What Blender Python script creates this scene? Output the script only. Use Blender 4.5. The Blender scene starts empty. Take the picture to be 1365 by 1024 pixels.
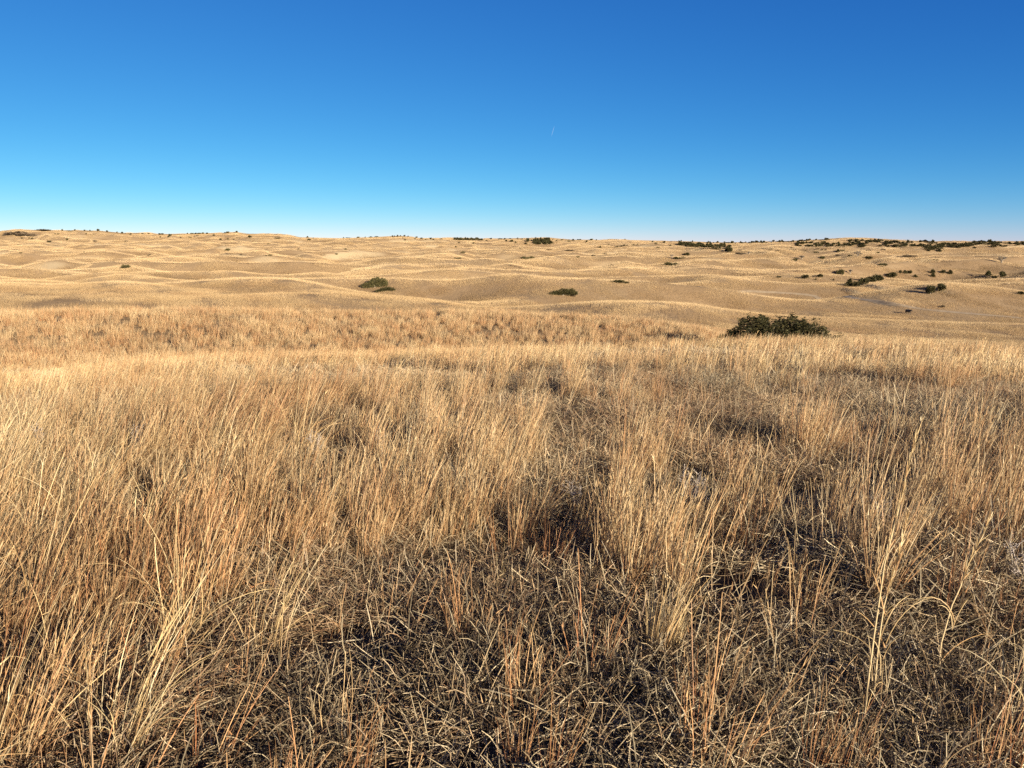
import bpy, math, random
import numpy as np

# ------------------------------------------------------------------ camera, sky, sun, exposure
sc = bpy.context.scene
C = sc.collection
R = math.radians
PW, PH = 1365.0, 1024.0          # the photograph's own pixels
F = 1017.0                       # focal length in photo pixels
HORIZON = 322.0                  # photo row at eye level
PITCH = math.atan((PH / 2 - HORIZON) / F)
EYE = 1.65
SUN_EL, SUN_AZ = R(13.5), R(144.5)     # azimuth measured from the view direction towards the picture's right

cam_d = bpy.data.cameras.new('camera'); cam = bpy.data.objects.new('camera', cam_d); C.objects.link(cam)
cam_d.sensor_width = 36.0; cam_d.lens = 36.0 * F / PW
cam_d.clip_start = 0.05; cam_d.clip_end = 60000
cam.location = (0, 0, EYE); cam.rotation_euler = (R(90) - PITCH, 0, 0)
sc.camera = cam

world = bpy.data.worlds.new('World'); sc.world = world; world.use_nodes = True
nt = world.node_tree; nt.nodes.clear()
sky = nt.nodes.new('ShaderNodeTexSky'); sky.sky_type = 'NISHITA'; sky.sun_disc = False
sky.sun_elevation = SUN_EL; sky.sun_rotation = SUN_AZ
sky.altitude = 800; sky.air_density = 0.6; sky.dust_density = 0.0; sky.ozone_density = 10.0
bg = nt.nodes.new('ShaderNodeBackground'); bg.inputs['Strength'].default_value = 0.12
out = nt.nodes.new('ShaderNodeOutputWorld')
# the clear, dry winter air of the photograph: one even grade over the whole sky
sp_ = nt.nodes.new('ShaderNodeSeparateColor'); cb_ = nt.nodes.new('ShaderNodeCombineColor'); nt.links.new(sky.outputs[0], sp_.inputs[0])
EXPOSURE = 1.75
for i_, (g_, a_) in enumerate(((1.568, .4968), (1.075, .190), (.631, .246))):
    p_ = nt.nodes.new('ShaderNodeMath'); p_.operation = 'POWER'; p_.inputs[1].default_value = g_
    m_ = nt.nodes.new('ShaderNodeMath'); m_.operation = 'MULTIPLY'; m_.inputs[1].default_value = a_ / .12 / 2 ** EXPOSURE
    nt.links.new(sp_.outputs[i_], p_.inputs[0]); nt.links.new(p_.outputs[0], m_.inputs[0]); nt.links.new(m_.outputs[0], cb_.inputs[i_])
nt.links.new(cb_.outputs[0], bg.inputs[0])
nt.links.new(bg.outputs[0], out.inputs[0])

sun_d = bpy.data.lights.new('sun', 'SUN'); sun = bpy.data.objects.new('sun', sun_d); C.objects.link(sun)
sun_d.energy = 5.0; sun_d.angle = R(0.53); sun_d.color = (1.0, 0.86, 0.66)
sun.rotation_euler = (R(90) - SUN_EL, 0, math.pi - SUN_AZ)
sun.location = (20, -20, 20)

sc.view_settings.view_transform = 'Standard'; sc.view_settings.look = 'None'
sc.view_settings.exposure = EXPOSURE; sc.view_settings.gamma = 1.0
sc.view_settings.use_curve_mapping = False
sc.cycles.max_bounces = 4; sc.cycles.diffuse_bounces = 2; sc.cycles.glossy_bounces = 1
sc.cycles.transmission_bounces = 2; sc.cycles.transparent_max_bounces = 4
sc.cycles.use_denoising = False
sc.cycles.use_adaptive_sampling = False

rng = np.random.default_rng(7)
random.seed(7)

# ------------------------------------------------------------------ noise
def _hash(ix, iy, seed):
    h = (ix.astype(np.int64) * 374761393 + iy.astype(np.int64) * 668265263 + seed * 974711) & 0xffffffff
    h = ((h ^ (h >> 13)) * 1274126177) & 0xffffffff
    return ((h ^ (h >> 16)) & 0xffff) / 65535.0 * 2 * np.pi

def perlin(x, y, seed=0):
    x = np.asarray(x, float); y = np.asarray(y, float)
    ix = np.floor(x); iy = np.floor(y); fx = x - ix; fy = y - iy
    u = fx ** 3 * (fx * (fx * 6 - 15) + 10); v = fy ** 3 * (fy * (fy * 6 - 15) + 10)
    def g(dx, dy):
        a = _hash(ix + dx, iy + dy, seed)
        return np.cos(a) * (fx - dx) + np.sin(a) * (fy - dy)
    a = g(0, 0) * (1 - u) + g(1, 0) * u
    b = g(0, 1) * (1 - u) + g(1, 1) * u
    return (a * (1 - v) + b * v) * 1.5

def fbm(x, y, seed=0, oct=3):
    s = 0; a = 1.0; t = 0
    for k in range(oct):
        s = s + a * perlin(x * 2 ** k, y * 2 ** k, seed + 17 * k); t += a; a *= 0.5
    return s / t

def sstep(a, b, x):
    t = np.clip((x - a) / (b - a), 0, 1)
    return t * t * (3 - 2 * t)

# ------------------------------------------------------------------ photo pixel -> direction
def ray(px, py):
    u = (px - PW / 2) / F; v = -(py - PH / 2) / F
    cp, sp = math.cos(PITCH), math.sin(PITCH)
    return np.array([u, cp + v * sp, -sp + v * cp])

def az_of(px, py=330.0):
    r = ray(px, py); return math.atan2(r[0], r[1])

# ------------------------------------------------------------------ the lie of the land: height of the ground at x, y
_cols = {   # photo column: metres from the tripod point -> ground height
    -500: {0: 0, 10: -.35, 20: -1.5, 40: -4.3, 52: -5.2, 70: -3.4, 85: -6.5, 115: -10, 160: -9.5, 200: -8.4, 240: -13, 300: -15, 450: -15, 650: -16, 1000: -11, 1350: -1},
    0:    {0: 0, 10: -.35, 20: -1.5, 40: -4.4, 52: -5.4, 70: -3.5, 85: -7, 115: -11, 160: -10, 200: -8.6, 240: -13, 300: -15, 450: -15, 650: -16, 1000: -11, 1350: -1},
    250:  {0: 0, 10: -.35, 20: -1.5, 39: -4.4, 52: -5.9, 72: -4.1, 88: -7.5, 115: -11, 160: -10.4, 200: -8.8, 240: -13, 300: -15, 450: -16, 650: -16, 1000: -11, 1350: -1},
    400:  {0: 0, 10: -.35, 20: -1.45, 37: -4.2, 50: -6.2, 75: -4.7, 90: -8.4, 120: -12, 165: -12, 205: -11.0, 245: -14, 310: -15, 450: -16, 650: -16, 1000: -12, 1350: -2},
    480:  {0: 0, 10: -.35, 20: -1.55, 36: -4.1, 48: -6.6, 75: -5.0, 90: -8.6, 125: -12.5, 170: -13.4, 210: -13.6, 260: -14.5, 310: -15, 450: -16, 650: -16, 1000: -12, 1350: -2},
    700:  {0: 0, 10: -.3, 20: -1.45, 35: -3.7, 46: -6.3, 58: -7.2, 77: -5.3, 93: -9.0, 130: -13.0, 180: -13.6, 215: -13.4, 300: -15, 450: -16.5, 650: -16.5, 1000: -12, 1350: -3},
    930:  {0: 0, 10: -.28, 20: -1.15, 35: -3.35, 46: -6.1, 58: -7.0, 73: -5.9, 92: -9.6, 140: -14.0, 180: -15, 230: -16, 300: -17, 450: -17.5, 650: -17, 1000: -12, 1350: -3},
    1020: {0: 0, 10: -.26, 20: -1.1, 35: -2.95, 46: -5.6, 58: -7.6, 75: -8.6, 100: -11.2, 140: -14.2, 190: -17, 260: -18, 340: -18.5, 450: -18, 650: -17, 1000: -11, 1350: -3},
    1210: {0: 0, 10: -.25, 20: -1.05, 35: -2.85, 46: -5.4, 58: -7.6, 75: -9.5, 100: -11.8, 140: -14.4, 190: -17.0, 260: -17.6, 340: -17.6, 450: -17.5, 650: -16, 1000: -10, 1350: -3},
    1400: {0: 0, 10: -.25, 20: -1.05, 35: -2.8, 46: -5.2, 58: -7.4, 75: -9.5, 100: -11.8, 140: -14.4, 190: -16.6, 260: -17.6, 340: -17, 450: -17, 650: -15, 1000: -9.5, 1350: -3},
}
_sky = [(-400, 310), (0, 309), (28, 306.5), (60, 307.5), (100, 307.8), (135, 308.5), (165, 311.5), (200, 311), (215, 313), (250, 312), (300, 311), (316, 310), (330, 312),
        (360, 312), (380, 313), (400, 316), (450, 317), (500, 316), (540, 315.2), (560, 316.8), (600, 316.8), (640, 318.5), (680, 318.5), (730, 317.2), (760, 320),
        (800, 320), (815, 318.8), (850, 320), (900, 322.3), (940, 323), (1000, 323.6), (1050, 322), (1100, 319.5), (1130, 317.2), (1150, 317.2), (1175, 319.2),
        (1200, 321), (1240, 322.4), (1260, 321.8), (1300, 322.4), (1365, 321.4), (1800, 321)]
D_RIDGE = 1600.0
_NA, _ND = 361, 400
_AZ = np.linspace(-math.pi, math.pi, _NA)
_LD = np.linspace(0, math.log(1 + 1350), _ND)
_tab = np.zeros((_NA, _ND))
_keys = sorted(_cols)
_kaz = [az_of(k) for k in _keys]
_prof = []
for k in _keys:
    ds = sorted(_cols[k])
    _prof.append(np.interp(np.exp(_LD) - 1, ds, [_cols[k][d] for d in ds]))
_prof = np.array(_prof)
for j in range(_ND):
    _tab[:, j] = np.interp(_AZ, _kaz, _prof[:, j])
def _smooth(a, n, axis):
    k = np.hanning(n + 2)[1:-1]; k /= k.sum(); h = n // 2
    pad = [(0, 0), (0, 0)]; pad[axis] = (h, h)
    return np.apply_along_axis(lambda v: np.convolve(v, k, 'valid'), axis, np.pad(a, pad, mode='edge'))
_tab = _smooth(_smooth(_tab, 11, 1), 7, 0)
_sx = np.array([az_of(a) for a, b in _sky])
_sz = np.array([EYE + D_RIDGE * ray(a, b)[2] / math.hypot(ray(a, b)[0], ray(a, b)[1]) for a, b in _sky])

def H(x, y):
    x = np.asarray(x, float); y = np.asarray(y, float)
    d = np.hypot(x, y); az = np.arctan2(x, y)
    ia = np.clip((az + math.pi) / (2 * math.pi) * (_NA - 1), 0, _NA - 1.001)
    il = np.clip(np.log1p(np.minimum(d, 1350)) / _LD[-1] * (_ND - 1), 0, _ND - 1.001)
    a0 = ia.astype(int); l0 = il.astype(int); fa = ia - a0; fl = il - l0
    z = (_tab[a0, l0] * (1 - fa) + _tab[a0 + 1, l0] * fa) * (1 - fl) + (_tab[a0, l0 + 1] * (1 - fa) + _tab[a0 + 1, l0 + 1] * fa) * fl
    zr = np.interp(az, _sx, _sz)
    # up to the far ridge and down behind it
    t = sstep(1250, D_RIDGE, d)
    z = z * (1 - t) + zr * t
    z = z - np.clip((d - D_RIDGE) / 1500, 0, 1.0) * 45 - np.clip((d - 3000) / 3000, 0, 1) * 60
    # dunes
    amp = sstep(85, 260, d) * (1 - 0.85 * sstep(1380, 1560, d))
    flat = 1 - 0.62 * sstep(0.22, 0.42, az) * (1 - sstep(380, 620, d))
    amp = amp * flat * (0.75 + 0.25 * sstep(300, 700, d))
    wx = x + 38 * perlin(x / 170, y / 170, 91); wy = y + 30 * perlin(x / 150, y / 150, 92)
    n1 = perlin(wx / 200 + 3.3, wy / 84, 5); n2 = perlin(wx / 72, wy / 40 + 9, 2); n3 = perlin(wx / 27, wy / 22, 3)
    r1 = 1 - np.sqrt(n1 * n1 + .004) * 2.0; r2 = 1 - np.sqrt(n2 * n2 + .006) * 2.0
    z = z + amp * (13 * (r1 - .55) + 3.4 * (r2 - .5) + .3 * n3)
    # keep every dune under the skyline
    lim = EYE + (zr - EYE) * d / D_RIDGE - 0.8 - 2.5 * sstep(1500, 900, d)
    m = (d > 260) & (d < 1590)
    z = np.where(m, np.where(z > lim - 3, lim - 3 * np.exp(-(np.maximum(z, lim - 3) - lim + 3) / 3), z), z)
    # near hummocks, small enough to stand among the grass
    near = (1 - sstep(40, 110, d))
    z = z + near * (0.10 * perlin(x / 2.6, y / 2.6, 21) + 0.05 * perlin(x / .8, y / .8, 22)) * sstep(.6, 2.5, d) + 0.35 * near * sstep(14, 40, d) * perlin(x / 14, y / 11, 23)
    # single dunes that the photograph shows in the middle distance
    for hx, hy, w, l, h in HILLS:
        q = math.hypot(hx, hy); u = ((x - hx) * hy - (y - hy) * hx) / q; v = ((x - hx) * hx + (y - hy) * hy) / q
        z = z + h * np.exp(-np.abs(u / w) ** 2.2) * np.exp(-(v / np.where(v > 0, l * .7, l)) ** 2)
    # cut sand banks in the valley (one steep side each)
    for bx, by, w, l, h in BANKS:
        u = (x - bx) * .94 + (y - by) * .34; v = -(x - bx) * .34 + (y - by) * .94
        z = z + h * np.clip((u + 1.0) / 1.6, 0, 1) * np.exp(-(np.maximum(u, 0) / w) ** 2) * np.exp(-(v / l) ** 2)
    return z
BANKS = []
HILLS = [(d_ * math.sin(az_of(p_)), d_ * math.cos(az_of(p_)), w_, l_, h_) for p_, d_, w_, l_, h_ in
         ((630, 310, 30, 22, 4.0), (840, 165, 26, 20, 2.6), (750, 235, 30, 22, 3.4), (1245, 300, 38, 22, 3.6), (560, 180, 26, 16, 1.8), (200, 205, 60, 24, 1.2))]

def hit(px, py, dmin=1.0):
    """where the line of sight through a photo pixel meets the ground"""
    for k in range(60):
        r = ray(px, py); hz = math.hypot(r[0], r[1])
        d = np.exp(np.linspace(math.log(dmin), math.log(1650), 1800))
        zz = EYE + d * r[2] / hz
        below = zz < H(d * r[0] / hz, d * r[1] / hz)
        if below.any():
            i = int(np.argmax(below)); dd = d[i]
            return float(dd * r[0] / hz), float(dd * r[1] / hz), float(H(np.array([dd * r[0] / hz]), np.array([dd * r[1] / hz]))[0]), float(dd)
        py += 0.4
    raise ValueError((px, py))
for (px, py, w, l, h) in ((1137, 393, 16, 6, 1.6), (1168, 385, 18, 10, 1.6), (1184, 407, 9, 7, .8), (1250, 388, 16, 9, 1.0)):
    p = hit(px, py); BANKS.append((p[0], p[1], w, l, h))

# ------------------------------------------------------------------ material helpers
def new_mat(name):
    m = bpy.data.materials.new(name); m.use_nodes = True
    t = m.node_tree; t.nodes.clear()
    return m, t, t.nodes, t.links
def N(t, typ, **kw):
    n = t.nodes.new(typ)
    for k, v in kw.items(): setattr(n, k, v)
    return n
def mix_rgb(t, fac, a, b, blend='MIX'):
    n = N(t, 'ShaderNodeMix', data_type='RGBA', blend_type=blend)
    for i, v in ((0, fac), (6, a), (7, b)):
        if hasattr(v, 'is_output'): t.links.new(v, n.inputs[i])
        else: n.inputs[i].default_value = v if i == 0 else (*v, 1)
    return n.outputs[2]
def math_n(t, op, a, b=0.0, clamp=False):
    n = N(t, 'ShaderNodeMath', operation=op, use_clamp=clamp)
    for i, v in ((0, a), (1, b)):
        if hasattr(v, 'is_output'): t.links.new(v, n.inputs[i])
        else: n.inputs[i].default_value = v
    return n.outputs[0]
def maprange(t, v, a, b, c=0.0, d=1.0):
    n = N(t, 'ShaderNodeMapRange'); t.links.new(v, n.inputs[0])
    for i, x in enumerate((a, b, c, d)): n.inputs[i + 1].default_value = x
    return n.outputs[0]
def noise(t, vec, scale, detail=4, rough=.55):
    n = N(t, 'ShaderNodeTexNoise'); n.inputs['Scale'].default_value = scale
    n.inputs['Detail'].default_value = detail; n.inputs['Roughness'].default_value = rough
    t.links.new(vec, n.inputs['Vector']); return n.outputs['Fac']

def grass_material(name, base, tip, red, pale, trans=.3, vary=.32):
    """dry straw: colour runs from base to tip of each blade, differs from blade to blade and tuft to tuft"""
    m, t, nodes, links = new_mat(name)
    at = N(t, 'ShaderNodeAttribute', attribute_name='t'); rn = N(t, 'ShaderNodeAttribute', attribute_name='rnd')
    ti = N(t, 'ShaderNodeAttribute', attribute_name='tint', attribute_type='INSTANCER')
    sep = N(t, 'ShaderNodeSeparateXYZ'); links.new(ti.outputs['Vector'], sep.inputs[0])
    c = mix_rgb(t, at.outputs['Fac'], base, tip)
    redf = math_n(t, 'ADD', maprange(t, rn.outputs['Fac'], .55, 1.0, 0, .75), sep.outputs[0], True)
    c = mix_rgb(t, redf, c, red)
    palef = math_n(t, 'SUBTRACT', maprange(t, rn.outputs['Fac'], .42, .0, 0, .8), sep.outputs[0], True)
    c = mix_rgb(t, palef, c, pale)
    c = mix_rgb(t, math_n(t, 'ADD', sep.outputs[2], 0, True), c, (.17, .145, .10))
    hsv = N(t, 'ShaderNodeHueSaturation'); links.new(c, hsv.inputs['Color'])
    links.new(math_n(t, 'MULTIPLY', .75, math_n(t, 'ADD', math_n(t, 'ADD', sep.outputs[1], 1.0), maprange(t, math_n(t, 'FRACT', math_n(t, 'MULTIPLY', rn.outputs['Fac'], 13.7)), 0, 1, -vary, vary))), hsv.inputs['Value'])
    p = N(t, 'ShaderNodeBsdfPrincipled'); links.new(hsv.outputs[0], p.inputs['Base Color'])
    p.inputs['Roughness'].default_value = .55; p.inputs['Specular IOR Level'].default_value = .35
    tr = N(t, 'ShaderNodeBsdfTranslucent'); links.new(hsv.outputs[0], tr.inputs['Color'])
    mx = N(t, 'ShaderNodeMixShader'); mx.inputs[0].default_value = trans
    o = N(t, 'ShaderNodeOutputMaterial')
    links.new(p.outputs[0], mx.inputs[1]); links.new(tr.outputs[0], mx.inputs[2]); links.new(mx.outputs[0], o.inputs[0])
    return m

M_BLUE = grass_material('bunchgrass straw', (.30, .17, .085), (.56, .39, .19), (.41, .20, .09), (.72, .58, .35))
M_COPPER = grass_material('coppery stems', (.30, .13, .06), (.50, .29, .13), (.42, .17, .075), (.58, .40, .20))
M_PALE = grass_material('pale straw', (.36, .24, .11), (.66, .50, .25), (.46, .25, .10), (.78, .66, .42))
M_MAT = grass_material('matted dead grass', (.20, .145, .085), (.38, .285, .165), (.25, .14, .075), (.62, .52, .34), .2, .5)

SHEEN = .11
def ground_material():
    m, t, nodes, links = new_mat('grassy sand ground')
    g = N(t, 'ShaderNodeNewGeometry')
    pos = g.outputs['Position']
    dist = N(t, 'ShaderNodeVectorMath', operation='LENGTH'); links.new(pos, dist.inputs[0])
    # short dark litter under the near grass, pale standing straw where the land lies too far off to see single tufts
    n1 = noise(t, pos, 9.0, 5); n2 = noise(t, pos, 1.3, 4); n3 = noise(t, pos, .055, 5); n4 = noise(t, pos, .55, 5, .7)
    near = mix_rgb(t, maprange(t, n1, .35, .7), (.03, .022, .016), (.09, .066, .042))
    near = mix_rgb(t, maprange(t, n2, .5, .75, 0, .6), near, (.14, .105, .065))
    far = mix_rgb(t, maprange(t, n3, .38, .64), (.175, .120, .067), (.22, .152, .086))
    far = mix_rgb(t, maprange(t, n4, .40, .66, 0, .4), far, (.145, .099, .056))
    nb = noise(t, pos, .012, 4)
    far = mix_rgb(t, maprange(t, nb, .50, .68, 0, .6), far, (.195, .145, .088))
    # bare sand on the steepest cut faces and on a few worn spots
    sepn = N(t, 'ShaderNodeSeparateXYZ'); links.new(g.outputs['True Normal'], sepn.inputs[0])
    steep = maprange(t, sepn.outputs[2], .90, .80)
    far = mix_rgb(t, steep, far, (.27, .21, .13))
    worn = math_n(t, 'MULTIPLY', maprange(t, noise(t, pos, .021, 6, .6), .66, .76), .15)
    far = mix_rgb(t, worn, far, (.28, .21, .125))
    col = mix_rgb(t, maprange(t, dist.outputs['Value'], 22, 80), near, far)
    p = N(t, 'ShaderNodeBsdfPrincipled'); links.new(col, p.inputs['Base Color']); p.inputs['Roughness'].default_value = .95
    p.inputs['Specular IOR Level'].default_value = .05
    # the fuzz of standing dry stems over the open land
    links.new(maprange(t, dist.outputs['Value'], 100, 450, .0, SHEEN), p.inputs['Sheen Weight']); p.inputs['Sheen Roughness'].default_value = .35
    p.inputs['Sheen Tint'].default_value = (1.0, .74, .43, 1)
    b = N(t, 'ShaderNodeBump'); b.inputs['Strength'].default_value = .9; b.inputs['Distance'].default_value = .35
    fine = N(t, 'ShaderNodeBump'); fine.inputs['Strength'].default_value = 1.0; fine.inputs['Distance'].default_value = .02
    links.new(noise(t, pos, 45, 3, .7), fine.inputs['Height']); links.new(fine.outputs[0], b.inputs['Normal'])
    hsum = math_n(t, 'ADD', n4, math_n(t, 'MULTIPLY', noise(t, pos, 1.6, 3, .7), .5))
    links.new(hsum, b.inputs['Height']); links.new(b.outputs[0], p.inputs['Normal'])
    o = N(t, 'ShaderNodeOutputMaterial'); links.new(p.outputs[0], o.inputs[0])
    return m

# ------------------------------------------------------------------ mesh helpers
def mesh_from(name, v, f, mat=None, attrs=None, smooth=False):
    me = bpy.data.meshes.new(name)
    v = np.asarray(v, np.float32); f = np.asarray(f, np.int32)
    me.vertices.add(len(v)); me.vertices.foreach_set('co', v.ravel())
    k = f.shape[1]
    me.loops.add(f.size); me.loops.foreach_set('vertex_index', f.ravel())
    me.polygons.add(len(f)); me.polygons.foreach_set('loop_start', np.arange(0, f.size, k, dtype=np.int32))
    if smooth: me.polygons.foreach_set('use_smooth', np.ones(len(f), bool))
    me.update(calc_edges=True)
    for a, (typ, dat) in (attrs or {}).items():
        at = me.attributes.new(a, typ, 'POINT')
        at.data.foreach_set('vector' if typ == 'FLOAT_VECTOR' else 'value', np.asarray(dat, np.int32 if typ == 'INT' else np.float32).ravel())
    if mat: me.materials.append(mat)
    return me
def put(name, me, parent=None, coll=None):
    o = bpy.data.objects.new(name, me); (coll or C).objects.link(o)
    if parent: o.parent = parent
    return o
def tag(o, label, cat, group=None, kind=None):
    o['label'] = label; o['category'] = cat
    if group: o['group'] = group
    if kind: o['kind'] = kind
    return o

# ------------------------------------------------------------------ ground sheet
def build_ground():
    fine = np.radians(np.arange(-41, 41.001, .125)); coarse = np.radians(np.arange(41 + 4, 360 - 41 - 3.9, 4.0))
    az = np.concatenate([fine, coarse])
    r = [0.35]
    while r[-1] < 6000:
        q = r[-1]
        r.append(q + (max(.10, q * .035) if q < 22 else (.8 if q < 120 else (.8 + (q - 120) * .0034 if q < 1700 else q * .12))))
    r = np.array(r)
    A, RR = np.meshgrid(az, r)
    X = RR * np.sin(A); Y = RR * np.cos(A); Z = H(X.ravel(), Y.ravel()).reshape(X.shape)
    v = np.stack([X, Y, Z], -1).reshape(-1, 3)
    na, nr = len(az), len(r)
    i = np.arange(nr - 1)[:, None] * na + np.arange(na)[None]; j = np.arange(nr - 1)[:, None] * na + (np.arange(na)[None] + 1) % na
    f = np.stack([i, i + na, j + na, j], -1).reshape(-1, 4)[:, ::-1]
    v = np.vstack([v, [[0, 0, float(H(np.array([0.]), np.array([0.]))[0])]]])
    me = mesh_from('ground', v, f, M_GROUND, smooth=True)
    # close the small hole under the tripod point
    import bmesh
    bm = bmesh.new(); bm.from_mesh(me); bm.verts.ensure_lookup_table(); c = bm.verts[len(v) - 1]
    for a in range(na): 
        fc = bm.faces.new((bm.verts[a], c, bm.verts[(a + 1) % na])); fc.smooth = True
    bm.normal_update()
    bm.to_mesh(me); bm.free()
    o = put('ground', me); o['kind'] = 'structure'
    o['label'] = 'rolling dry prairie ground of sandy dunes and matted litter'
    print('ground quads', len(f)); return o
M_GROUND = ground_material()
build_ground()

# ------------------------------------------------------------------ blades
WIND = np.array([1.0, -.12, 0.0])
def ribbons(root, phi, th0, bend, length, width, wind, segs, seed, kink=0.0, tipw=.12):
    g = np.random.default_rng(seed); n = len(phi)
    s = np.linspace(0, 1, segs + 1)
    P = np.zeros((n, segs + 1, 3)); P[:, 0] = root
    D = np.zeros((n, segs + 1, 3))
    wob = g.normal(0, kink, (n, segs + 1)).cumsum(1)
    for k in range(segs + 1):
        th = th0 + bend * s[k] ** 1.3
        ph = phi + wob[:, k]
        d = np.stack([np.sin(th) * np.cos(ph), np.sin(th) * np.sin(ph), np.cos(th)], -1) + WIND * (wind * (0.35 + s[k]))[:, None]
        d /= np.linalg.norm(d, axis=1, keepdims=True); D[:, k] = d
        if k: P[:, k] = P[:, k - 1] + D[:, k - 1] * (length / segs)[:, None]
    a = g.uniform(0, 2 * np.pi, n)
    side = np.cross(D, np.stack([np.cos(a), np.sin(a), .15 + 0 * a], -1)[:, None, :])
    side /= np.linalg.norm(side, axis=2, keepdims=True) + 1e-9
    w = (width[:, None] * (tipw + (1 - tipw) * (1 - s[None]) ** .55)) * .5
    A = P - side * w[..., None]; B = P + side * w[..., None]
    V = np.stack([A, B], 2).reshape(n, -1, 3)
    b = np.arange(n)[:, None] * (2 * (segs + 1)) + 2 * np.arange(segs)[None]
    Fc = np.stack([b, b + 1, b + 3, b + 2], -1).reshape(-1, 4)
    tt = np.repeat(np.broadcast_to(s, (n, segs + 1)), 2, 1)
    rr = np.repeat(g.random(n)[:, None], 2 * (segs + 1), 1)
    return V.reshape(-1, 3), Fc, tt.ravel(), rr.ravel(), P, D
def join(parts):
    v = []; f = []; t = []; r = []; o = 0
    for p in parts:
        v.append(p[0]); f.append(p[1] + o); t.append(p[2]); r.append(p[3]); o += len(p[0])
    return np.vstack(v), np.vstack(f), np.concatenate(t), np.concatenate(r)
def to_mesh(name, parts, mat):
    v, f, t, r = join(parts)
    return mesh_from(name, v, f, mat, {'t': ('FLOAT', t), 'rnd': ('FLOAT', r)})

def stems(seed, n, rad, h, w, wind=.16, spread=.16, segs=6, bend=.35, fluff=4, hvar=.25):
    """upright flowering stems of one bunch, with short side sprays up the top half"""
    g = np.random.default_rng(seed)
    q = rad * np.sqrt(g.random(n)); a = g.uniform(0, 2 * np.pi, n)
    root = np.stack([q * np.cos(a), q * np.sin(a), np.full(n, -.03)], -1)
    phi = a + g.normal(0, .6, n)
    L = h * np.clip(g.normal(1 - hvar * .6, hvar, n), .35, 1.35)
    out = [ribbons(root, phi, np.abs(g.normal(spread * .5 + spread * q / rad, spread * .5, n)), g.normal(bend * .5, bend * .6, n), L, w * g.uniform(.7, 1.3, n), wind * g.uniform(.5, 1.5, n), segs, seed + 1, .05, .35)]
    if fluff:
        P, D = out[0][4], out[0][5]
        m = n * fluff; i = g.integers(0, n, m); s = g.uniform(.45, .98, m) * segs; k = np.minimum(s.astype(int), segs - 1); fr = (s - k)[:, None]
        rt = P[i, k] * (1 - fr) + P[i, k + 1] * fr
        d = D[i, k]; pa = np.arctan2(d[:, 1], d[:, 0]); th = np.arccos(np.clip(d[:, 2], -1, 1))
        x = ribbons(rt, pa + g.normal(0, 1.2, m), np.maximum(0, th + g.normal(.12, .22, m)), g.normal(.2, .3, m), h * g.uniform(.035, .09, m), w * g.uniform(.8, 1.5, m), np.zeros(m), 1, seed + 2, 0, .2)
        out.append((x[0], x[1], .5 + .5 * x[2], x[3] * .6))
    return out
def leaves(seed, n, rad, h, w, wind=.10, spread=.5, segs=6, bend=1.3, kink=.12):
    """arching basal leaves"""
    g = np.random.default_rng(seed)
    q = rad * np.sqrt(g.random(n)); a = g.uniform(0, 2 * np.pi, n)
    root = np.stack([q * np.cos(a), q * np.sin(a), np.full(n, -.02)], -1)
    return [ribbons(root, a + g.normal(0, .7, n), np.abs(g.normal(spread * .4, spread * .5, n)), g.normal(bend, bend * .5, n), h * g.uniform(.45, 1.15, n), w * g.uniform(.6, 1.3, n), wind * g.uniform(.3, 1.6, n), segs, seed + 5, kink)]
def litter(seed, n, rad, w):
    """flattened, curled dead blades lying on one another"""
    g = np.random.default_rng(seed)
    q = rad * np.sqrt(g.random(n)); a = g.uniform(0, 2 * np.pi, n)
    root = np.stack([q * np.cos(a), q * np.sin(a), g.uniform(-.01, .05, n)], -1)
    flat = g.random(n) < .72; bits = g.random(n) < .022
    th = np.where(flat, g.normal(1.4, .22, n), np.abs(g.normal(.55, .35, n)))
    L = np.where(bits, g.uniform(.12, .26, n), .03 + .13 * g.random(n) ** 1.6)
    x = ribbons(root, g.uniform(0, 2 * np.pi, n), th, np.where(flat | bits, g.normal(0, .35, n), g.normal(.9, .7, n)), L, w * np.where(bits, 1.3, g.uniform(.4, 1.2, n)), np.full(n, .05), 4, seed + 3, .16, .4)
    rr = x[3].reshape(n, -1); rr[bits] = .02
    return [(x[0], x[1], x[2], rr.ravel())]

lib = {}
def library(name, meshes):
    c = bpy.data.collections.new(name)          # source shapes for the scattered grass; not part of the scene itself
    for i, me in enumerate(meshes): put(f'{name}_{i:02d}', me, coll=c)
    lib[name] = (c, len(meshes))

def field(seed, rad, n, h, w):
    """an uneven patch of far-off standing grass, in clumps with open ground between"""
    g = np.random.default_rng(seed); nc = n // 2
    q = rad * np.sqrt(g.random(nc)); a = g.uniform(0, 2 * np.pi, nc); cs = g.uniform(.6, 1.25, nc)
    cr = rad * .035; i = g.integers(0, nc, n)
    root = np.stack([q[i] * np.cos(a[i]) + g.normal(0, cr, n), q[i] * np.sin(a[i]) + g.normal(0, cr, n), np.full(n, -.35)], -1)
    x = ribbons(root, g.uniform(0, 2 * np.pi, n), np.abs(g.normal(.08, .2, n)), g.normal(.3, .3, n), .35 + h * cs[i] * g.uniform(.6, 1.1, n), w * g.uniform(.7, 1.3, n), np.full(n, .14), 2, seed + 1, .05, .3)
    rr = np.repeat(np.clip(.25 + .3 * g.random(nc)[i] + g.random(n) * .2, 0, 1), 6)
    return [(x[0], x[1], x[2], rr)]
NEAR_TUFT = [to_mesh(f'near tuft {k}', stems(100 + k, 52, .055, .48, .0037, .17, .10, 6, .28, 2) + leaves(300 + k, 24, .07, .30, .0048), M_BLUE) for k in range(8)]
NEAR_PALE = [to_mesh(f'near pale {k}', leaves(400 + k, 18, .07, .62, .0050, .26, .25, 8, .95, .06) + stems(450 + k, 16, .06, .66, .0040, .24, .12, 7, .35, 1), M_PALE) for k in range(6)]
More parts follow.
